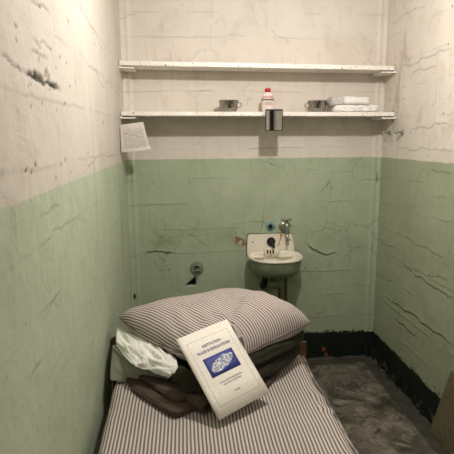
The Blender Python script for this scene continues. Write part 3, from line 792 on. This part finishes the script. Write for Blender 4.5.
# ---------------------------------------------------------------- bedding
def slab(name, poly, z0, z1, mat, label=None, cat=None, parent=None, seed=0, cut=2, round_=.5, lump=.006, group=None, ntop=26, dome=0., zfn=None, uvdir=None, solo=True):
    """soft folded cloth filling a footprint between two heights, edges rolled over"""
    P = resample(smooth_poly(poly, cut), 120); c = P.mean(0); hz = (z1-z0)/2
    rows = []
    for k in range(ntop): rows.append((k/ntop, 1.0))
    m = 14
    prof = [(1-hz_in, hz_z) for hz_in, hz_z in []]
    rings = []
    minr = np.linalg.norm(P-c, axis=1).mean(); e = hz*round_*2/minr
    for k in range(1, ntop+1): rings.append(((1-e)*k/ntop, 1.0))
    for k in range(1, m+1):
        a = math.pi/2-math.pi*k/m; rings.append((1-e+e*math.cos(a), math.sin(a)))
    for k in range(1, 7): rings.append(((1-e)*(1-k/7), -1.0))
    V = []; uv = []
    for s_, zz in rings:
        for p in P:
            x, y = c+(p-c)*s_; base = zfn(x, y) if zfn else 0
            v = Vector((x, y, (z0+z1)/2+hz*zz+base+(dome*(1-s_*s_) if zz > 0 else 0)))
            nn = mnoise.fractal(Vector((x*9+seed, y*9, zz*1.2)), 1, 2, 4); n2 = mnoise.noise(Vector((x*30+seed, y*30, zz*2)))
            if zz > -.5: v.z += nn*lump+n2*lump*.25
            rad = Vector((p[0]-c[0], p[1]-c[1], 0)).normalized()
            v += rad*(nn*lump*1.6)*s_
            v.z = max(v.z, z0+base*.9-.001) if zz < 0 else v.z
            V.append(v); uv.append((0, 0))
    n = len(P)
    bm = bmesh.new(); vs = [bm.verts.new(v) for v in V]
    for r in range(len(rings)-1):
        for k in range(n): bm.faces.new((vs[r*n+k], vs[r*n+(k+1) % n], vs[(r+1)*n+(k+1) % n], vs[(r+1)*n+k]))
    bm.faces.new(vs[:n]); bm.faces.new(vs[-n:])
    o = bmobj(name, bm, mat, parent, True)
    if label: tag(o, label, cat, group)
    return o

# brown blanket: folded, next to the mattress
bt = empty('brown_blanket', (.45, -1.2, BZ), 'brown wool blanket folded lowest in the stack on the mattress', 'blanket')
slab('blanket_fold', [(.10, -1.02), (.098, -1.12), (.100, -1.215), (.18, -1.325), (.262, -1.428), (.278, -1.436), (.295, -1.430), (.36, -1.385), (.53, -1.375), (.645, -1.235), (.70, -1.12), (.70, -.99)], BZ+.001, BZ+.024, MBROWNWOOL, parent=bt, seed=1, cut=1, lump=.003, round_=.4)
slab('blanket_fold', [(.12, -1.02), (.125, -1.18), (.20, -1.27), (.268, -1.385), (.33, -1.37), (.52, -1.345), (.62, -1.22), (.68, -1.10), (.68, -.99)], BZ+.022, BZ+.044, MBROWNWOOL, parent=bt, seed=4, lump=.004)
bm = bmesh.new()                                                    # its rolled corner
pts = [Vector((.300, -1.30, .530)), Vector((.335, -1.355, .531)), Vector((.365, -1.395, .529)), Vector((.385, -1.418, .524))]
tube(bm, pts, [.024, .028, .027, .022], 20, caps=False)
for v in bm.verts: v.co += Vector((1, 1, 0)).normalized()*mnoise.noise(v.co*30)*.004; v.co.z = max(v.co.z, BZ+.003)
o = bmobj('rolled_corner', bm, MBROWNWOOL, bt, True); md = o.modifiers.new('solid', 'SOLIDIFY'); md.thickness = .007; md.offset = -1

dt = empty('dark_blanket', (.50, -1.18, BZ+.04), 'dark olive-black wool blanket folded thickly under the pillow', 'blanket')
slab('blanket_fold', [(.28, -1.05), (.305, -1.22), (.36, -1.345), (.51, -1.355), (.68, -1.205), (.808, -1.045), (.78, -.975)], BZ+.026, BZ+.080, MDARKWOOL, parent=dt, seed=7, lump=.004)
slab('blanket_fold', [(.30, -1.0), (.315, -1.17), (.37, -1.31), (.49, -1.335), (.665, -1.215), (.820, -1.060), (.79, -.975)], BZ+.082, BZ+.134, MDARKWOOL, parent=dt, seed=12, lump=.005)
bm = bmesh.new()                                                    # rolled end that shows left of the booklet
path = [Vector((.285, -1.235, .575)), Vector((.300, -1.275, .574)), Vector((.322, -1.320, .570)), Vector((.350, -1.350, .565)), Vector((.385, -1.365, .560))]
tube(bm, path, [.020, .036, .040, .038, .028], 28, fine=5)
for v in bm.verts: v.co += Vector((.5, .5, .7))*mnoise.fractal(v.co*18, 1, 2, 3)*.012
bmobj('rolled_end', bm, MDARKWOOL, dt, True)

# crumpled white sheet at the left, over a grey-green cloth
def draped(name, rows, nr, nc, crumple, mat, seed, label, cat):
    A = np.array(rows)
    def cr(P, t):   # Catmull-Rom through the rows of P
        n = len(P)-1; x = t*n; i = min(int(x), n-1); f = x-i
        g = lambda k: P[max(0, min(n, k))]
        a, b, c_, d = g(i-1), g(i), g(i+1), g(i+2)
        return .5*((2*b)+(-a+c_)*f+(2*a-5*b+4*c_-d)*f*f+(-a+3*b-3*c_+d)*f**3)
    V = []
    for j in range(nr+1):
        row = cr(A, j/nr)
        for i in range(nc+1):
            p = Vector(cr(row, i/nc)); b = j/nr; a = i/nc
            q = Vector((a*1.6+b*1.3, b*2.4-a*1.6, seed))
            n1 = 1-abs(mnoise.noise(q*1.7))*4; n2 = 1-abs(mnoise.noise(q*3.6+Vector((5, 1, 0))))*4
            edge = min(1, 5*min(a, 1-a)+.3)
            p += Vector((-.1, -.5, .85))*(max(n1, -.9)*crumple*1.2*edge+max(n2, -.4)*crumple*.4)
            p.x = max(p.x, .026); V.append(p)
    F = [(j*(nc+1)+i, j*(nc+1)+i+1, (j+1)*(nc+1)+i+1, (j+1)*(nc+1)+i) for j in range(nr) for i in range(nc)]
    o = np_mesh(name, np.array(V), F, mat); md = o.modifiers.new('solid', 'SOLIDIFY'); md.thickness = .003; md.offset = -1
    settle(o); return tag(o, label, cat)
draped('white_sheet', [[(.034, -.88, .60), (.160, -1.00, .610), (.225, -1.10, .61), (.280, -1.20, .60)],
            [(.036, -.935, .622), (.155, -1.090, .632), (.222, -1.180, .630), (.285, -1.258, .612)],
            [(.041, -1.014, .62), (.138, -1.187, .614), (.206, -1.238, .610), (.289, -1.292, .598)],
            [(.046, -1.060, .600), (.126, -1.215, .590), (.187, -1.248, .583), (.278, -1.306, .576)]], 80, 90, .0065, MSHEET, 3,
            'crumpled white sheet poking out from under the pillow at left', 'sheet')
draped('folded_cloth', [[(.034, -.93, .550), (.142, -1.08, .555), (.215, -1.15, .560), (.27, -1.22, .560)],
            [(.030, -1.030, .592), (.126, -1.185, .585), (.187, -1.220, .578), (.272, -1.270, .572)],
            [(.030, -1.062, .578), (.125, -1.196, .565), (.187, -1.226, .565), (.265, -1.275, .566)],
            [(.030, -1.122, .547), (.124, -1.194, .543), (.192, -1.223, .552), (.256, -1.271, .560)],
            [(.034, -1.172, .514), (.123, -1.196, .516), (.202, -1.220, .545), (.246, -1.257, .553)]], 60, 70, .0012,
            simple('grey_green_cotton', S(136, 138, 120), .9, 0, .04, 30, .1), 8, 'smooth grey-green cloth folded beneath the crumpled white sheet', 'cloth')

# pillow
def pillow():
    L, Fc, R, B = Vector((.044, -.930, .674)), Vector((.440, -1.352, .640)), Vector((.818, -1.085, .676)), Vector((.57, -.80, .68))
    n = 100
    def pt(u, v, side):
        a, b = (u+1)/2, (v+1)/2
        bow = .025
        ub = u*(1-bow*(1-v*v)); vb = v*(1-(bow if v > 0 else -.17*(-v))*(1-u*u)); a, b = (ub+1)/2, (vb+1)/2
        p = (L*(1-a)+Fc*a)*(1-b)+(B*(1-a)+R*a)*b
        prof = (max(0, 1-abs(u)**3.8)**.46)*(max(0, 1-abs(v)**3.8)**.46)
        h = (.110+.012*v)*(1-.14*max(0, -u))*prof if side > 0 else -.080*prof
        q = Vector((p.x*11, p.y*11, side))
        wr = mnoise.fractal(q*.6, 1, 2, 3)*.010
        d1 = (p-Fc).length; d2 = (p-R).length
        cre = math.sin((p.x*.9+p.y*.4)*95+mnoise.noise(q)*3)*.0035*math.exp(-((d1-.17)/.12)**2)
        cre += math.sin((p.x*.2-p.y*1.0)*110+mnoise.noise(q)*3)*.0025*math.exp(-(d2/.16)**2)
        fold = -.012*math.exp(-(((p.x-.50)-(p.y+1.15)*.35)/.018)**2)*math.exp(-((v+.1)/.5)**2) if u > -.2 else 0
        if side > 0: h += (wr+cre+fold)*min(1, prof*3)
        return Vector((p.x, p.y, p.z+h))
    g = [math.sin((i/n-.5)*math.pi) for i in range(n+1)]                # cosine spacing keeps the rims round
    idx = {}; V = []; uv = []; edge = {}
    for side in (1, -1):
        G = [[pt(g[i], g[j], side) for j in range(n+1)] for i in range(n+1)]
        for i in range(n+1):
            arc_ = [0]
            for j in range(n): arc_.append(arc_[-1]+(G[i][j+1]-G[i][j]).length)
            mid = arc_[n//2]; a_ = [x-mid for x in arc_]
            if side > 0: edge[i] = (a_[0], a_[-1])
            for j in range(n+1):
                if side < 0 and (i in (0, n) or j in (0, n)): idx[(side, i, j)] = idx[(1, i, j)]; continue
                s_ = a_[j]
                if side < 0: s_ = s_*(edge[i][0]/min(a_[0], -1e-6) if s_ < 0 else edge[i][1]/max(a_[-1], 1e-6))
                idx[(side, i, j)] = len(V); V.append(G[i][j]); uv.append((s_, g[i]))
    F = []
    for side in (1, -1):
        for j in range(n):
            for i in range(n):
                f = [idx[(side, i, j)], idx[(side, i+1, j)], idx[(side, i+1, j+1)], idx[(side, i, j+1)]]
                F.append(f if side > 0 else f[::-1])
    t = empty('pillow', (.45, -1.05, .64), 'plump striped ticking pillow on top of the folded blankets', 'pillow')
    np_mesh('pillow_cover', np.array(V), F, MPTICK, t, uv=np.array(uv))
    bm = bmesh.new(); st = range(0, n+1, 4)
    ring = [pt(g[i], -1, 1) for i in st]+[pt(1, g[i], 1) for i in st][1:]+[pt(-g[i], 1, 1) for i in st][1:]+[pt(-1, -g[i], 1) for i in st][1:]
    tube(bm, ring, .003, 8); bmobj('seam', bm, MPTICK, t, True)
pillow()

# ---------------------------------------------------------------- booklet
PTL, PTR, PBR, PBL = Vector((.290, -1.347, .741)), Vector((.474, -1.216, .757)), Vector((.604, -1.376, .547)), Vector((.421, -1.507, .532))
EX = (PBR-PBL); BWD = EX.length; EX.normalize(); EY = (PTL-PBL); BHT = EY.length; EY = (EY-EX*EY.dot(EX)).normalized(); EN = EX.cross(EY)
def page(x, y, up_=0.):                    # x, y in 0..1 over the cover
    return PBL+EX*(x*BWD)+EY*(y*BHT)+EN*(up_+.006*math.sin(math.pi*x)*(1-.5*y)-.004)
bk = empty('rules_booklet', PBL, 'cream booklet with blue picture panel leaning on the pillow', 'booklet')
def sheet_of(name, mat, up_, x0, x1, y0, y1, thick, nx=14, ny=4, warp=0):
    V = [page(x0+(x1-x0)*i/nx, y0+(y1-y0)*j/ny, up_+warp*(i/nx)**3) for j in range(ny+1) for i in range(nx+1)]
    F = [(j*(nx+1)+i, j*(nx+1)+i+1, (j+1)*(nx+1)+i+1, (j+1)*(nx+1)+i) for j in range(ny) for i in range(nx)]
    o = np_mesh(name, np.array([tuple(v) for v in V]), F, mat, bk); md = o.modifiers.new('solid', 'SOLIDIFY'); md.thickness = thick; md.offset = -1; return o
sheet_of('front_cover', MPAPER, 0, 0, 1, 0, 1, .0006)
sheet_of('inner_pages', simple('inner_paper', S(214, 208, 196), .8), -.0012, .004, .992, .004, .996, .0030)
sheet_of('back_cover', MPAPER, -.0048, 0, 1, 0, 1, .0006)
E_ = .0004
for a in ((.10, .90, .895, .8975), (.10, .90, .115, .1175), (.10, .1035, .1175, .895), (.8965, .90, .1175, .895)):
    sheet_of('border_line', MGREYINK, E_, a[0], a[1], a[2], a[3], .0002, 8, 1)
sheet_of('blue_panel', MBLUE, E_, .215, .785, .425, .660, .0002, 10, 3)
def text(body, xc, yc, size, mat, bold=0):
    cu = bpy.data.curves.new('txt', 'FONT'); cu.body = body; cu.align_x = 'CENTER'; cu.size = size; cu.offset = bold; cu.extrude = 0
    ob = bpy.data.objects.new('txt', cu); C.objects.link(ob); bpy.context.view_layer.update()
    me = bpy.data.meshes.new_from_object(ob.evaluated_get(bpy.context.evaluated_depsgraph_get())); bpy.data.objects.remove(ob)
    for v in me.vertices: v.co = page(xc+v.co.x/BWD, yc+v.co.y/BHT, E_+.0002)
    return link('printed_text', me, mat, bk)
text('INSTITUTION', .5, .785, .0135, MNAVY, .00025)
text('RULES & REGULATIONS', .5, .722, .0135, MNAVY, .00025)
text('UNITED STATES PENITENTIARY', .5, .335, .0070, MGREYINK, .0002)
text('ALCATRAZ, CALIFORNIA', .5, .302, .0070, MGREYINK, .0002)
text('REVISED', .5, .190, .0070, MGREYINK, .0002)
# island-shaped white picture on the blue panel
k = NT('island_picture', .7); g = k.coord(); c_ = k.mix(k.ramp(k.noise(g, 150, 5, .75), .44, .56), S(98, 108, 156), S(236, 236, 232)); k.col(c_)
bm = bmesh.new(); n = 60; cv = []
for i in range(n):
    a = 2*math.pi*i/n; rx, ry = .235, .070
    q = 1+.16*mnoise.noise(Vector((math.cos(a)*2.2, math.sin(a)*2.2, 3)))+.07*mnoise.noise(Vector((math.cos(a)*8, math.sin(a)*8, 1)))
    x, y = rx*q*math.cos(a), ry*q*math.sin(a); cv.append(bm.verts.new(page(.50+x, .543+y+x*.16, E_+.0005)))
bm.faces.new(cv); bmobj('island_print', bm, k.m, bk)

# ---------------------------------------------------------------- board leaning by the right wall
bm = bmesh.new()
prof = [(-.842, 0), (-.985, .385), (-1.70, .385), (-1.70, 0)]
a = [bm.verts.new((1.485+.00*z, y, z)) for y, z in prof]; b = [bm.verts.new((1.512, y, z)) for y, z in prof]
bm.faces.new(a); bm.faces.new(b)
for i in range(4): bm.faces.new((a[i], a[(i+1) % 4], b[(i+1) % 4], b[i]))
bmesh.ops.bevel(bm, geom=bm.edges[:], offset=.003, segments=2, affect='EDGES')
o = settle(bmobj('hardboard_panel', bm, MBOARD)); tag(o, 'mottled tan panel with slanted end standing against the right wall', 'panel')

# ---------------------------------------------------------------- let soft things rest on what is beneath them
from mathutils.bvhtree import BVHTree
def meshes_of(root): return [o for o in [root]+list(root.children) if o.type == 'MESH']
def world_co(o):
    off = Vector(o.location); p = o.parent
    while p: off += Vector(p.location); p = p.parent
    return off
def rest_on(upper, lowers, gap=.0015, sp_=.004):
    V = []; F = []
    for l in lowers:
        for o in meshes_of(l):
            off = world_co(o); b0 = len(V); V += [v.co+off for v in o.data.vertices]; F += [[b0+k for k in p.vertices] for p in o.data.polygons]
    tree = BVHTree.FromPolygons(V, F)
    for o in meshes_of(upper):
        off = world_co(o); th = .004 if o.modifiers.get('solid') and upper.type == 'MESH' else 0
        for v in o.data.vertices:
            p = v.co+off; best = None
            for dx, dy in ((0, 0), (sp_, 0), (-sp_, 0), (0, sp_), (0, -sp_)):
                h = tree.ray_cast(Vector((p.x+dx, p.y+dy, 1.6)), Vector((0, 0, -1)))[0]
                if h is not None and (best is None or h.z > best): best = h.z
            if best is not None and p.z < best+gap+th: v.co.z += best+gap+th-p.z
def dent(roots):
    """whatever presses against the leaning booklet stays behind its back cover"""
    for r in roots:
        for o in meshes_of(r):
            off = world_co(o)
            for v in o.data.vertices:
                d = v.co+off-PBL; x, y, z = d.dot(EX)/BWD, d.dot(EY)/BHT, d.dot(EN)
                lim = -.004+.006*math.sin(math.pi*min(1, max(0, x)))*(1-.5*y)-.0095
                if -.03 < x < 1.03 and -.03 < y < 1.03 and lim < z < .12: v.co -= EN*(z-lim)
D = bpy.data.objects
rest_on(D['folded_towel.001'], [D['folded_towel']], .001, .006); rest_on(D['rolled_washcloth'], [D['folded_towel']], .001, .006)
brown_, dark_, sheet_, cloth_, pillow_, matt_ = D['brown_blanket'], D['dark_blanket'], D['white_sheet'], D['folded_cloth'], D['pillow'], D['mattress']
rest_on(brown_, [matt_]); dent([brown_])
rest_on(dark_, [brown_, matt_]); dent([dark_]); rest_on(dark_, [brown_], .005, .012); rest_on(dark_, [brown_], .006, .016); rest_on(dark_, [brown_], .006, .024)
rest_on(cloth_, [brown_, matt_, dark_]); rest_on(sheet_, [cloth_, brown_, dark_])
rest_on(pillow_, [dark_, sheet_, cloth_], .003, .008); dent([pillow_]); rest_on(pillow_, [dark_, sheet_, cloth_], .004, .014)
def tuck_under(lower, upper, gap, sp_):
    V = []; F = []
    for o in meshes_of(upper):
        off = world_co(o); b0 = len(V); V += [v.co+off for v in o.data.vertices]; F += [[b0+k for k in p.vertices] for p in o.data.polygons]
    tree = BVHTree.FromPolygons(V, F); off = world_co(lower)
    for v in lower.data.vertices:
        p = v.co+off
        hs = [tree.ray_cast(Vector((p.x+dx, p.y+dy, 0)), Vector((0, 0, 1)))[0] for dx, dy in ((0, 0), (sp_, 0), (-sp_, 0), (0, sp_), (0, -sp_))]
        hs = [h.z for h in hs if h is not None]
        if hs and min(hs)-gap < p.z: v.co.z += min(hs)-gap-p.z
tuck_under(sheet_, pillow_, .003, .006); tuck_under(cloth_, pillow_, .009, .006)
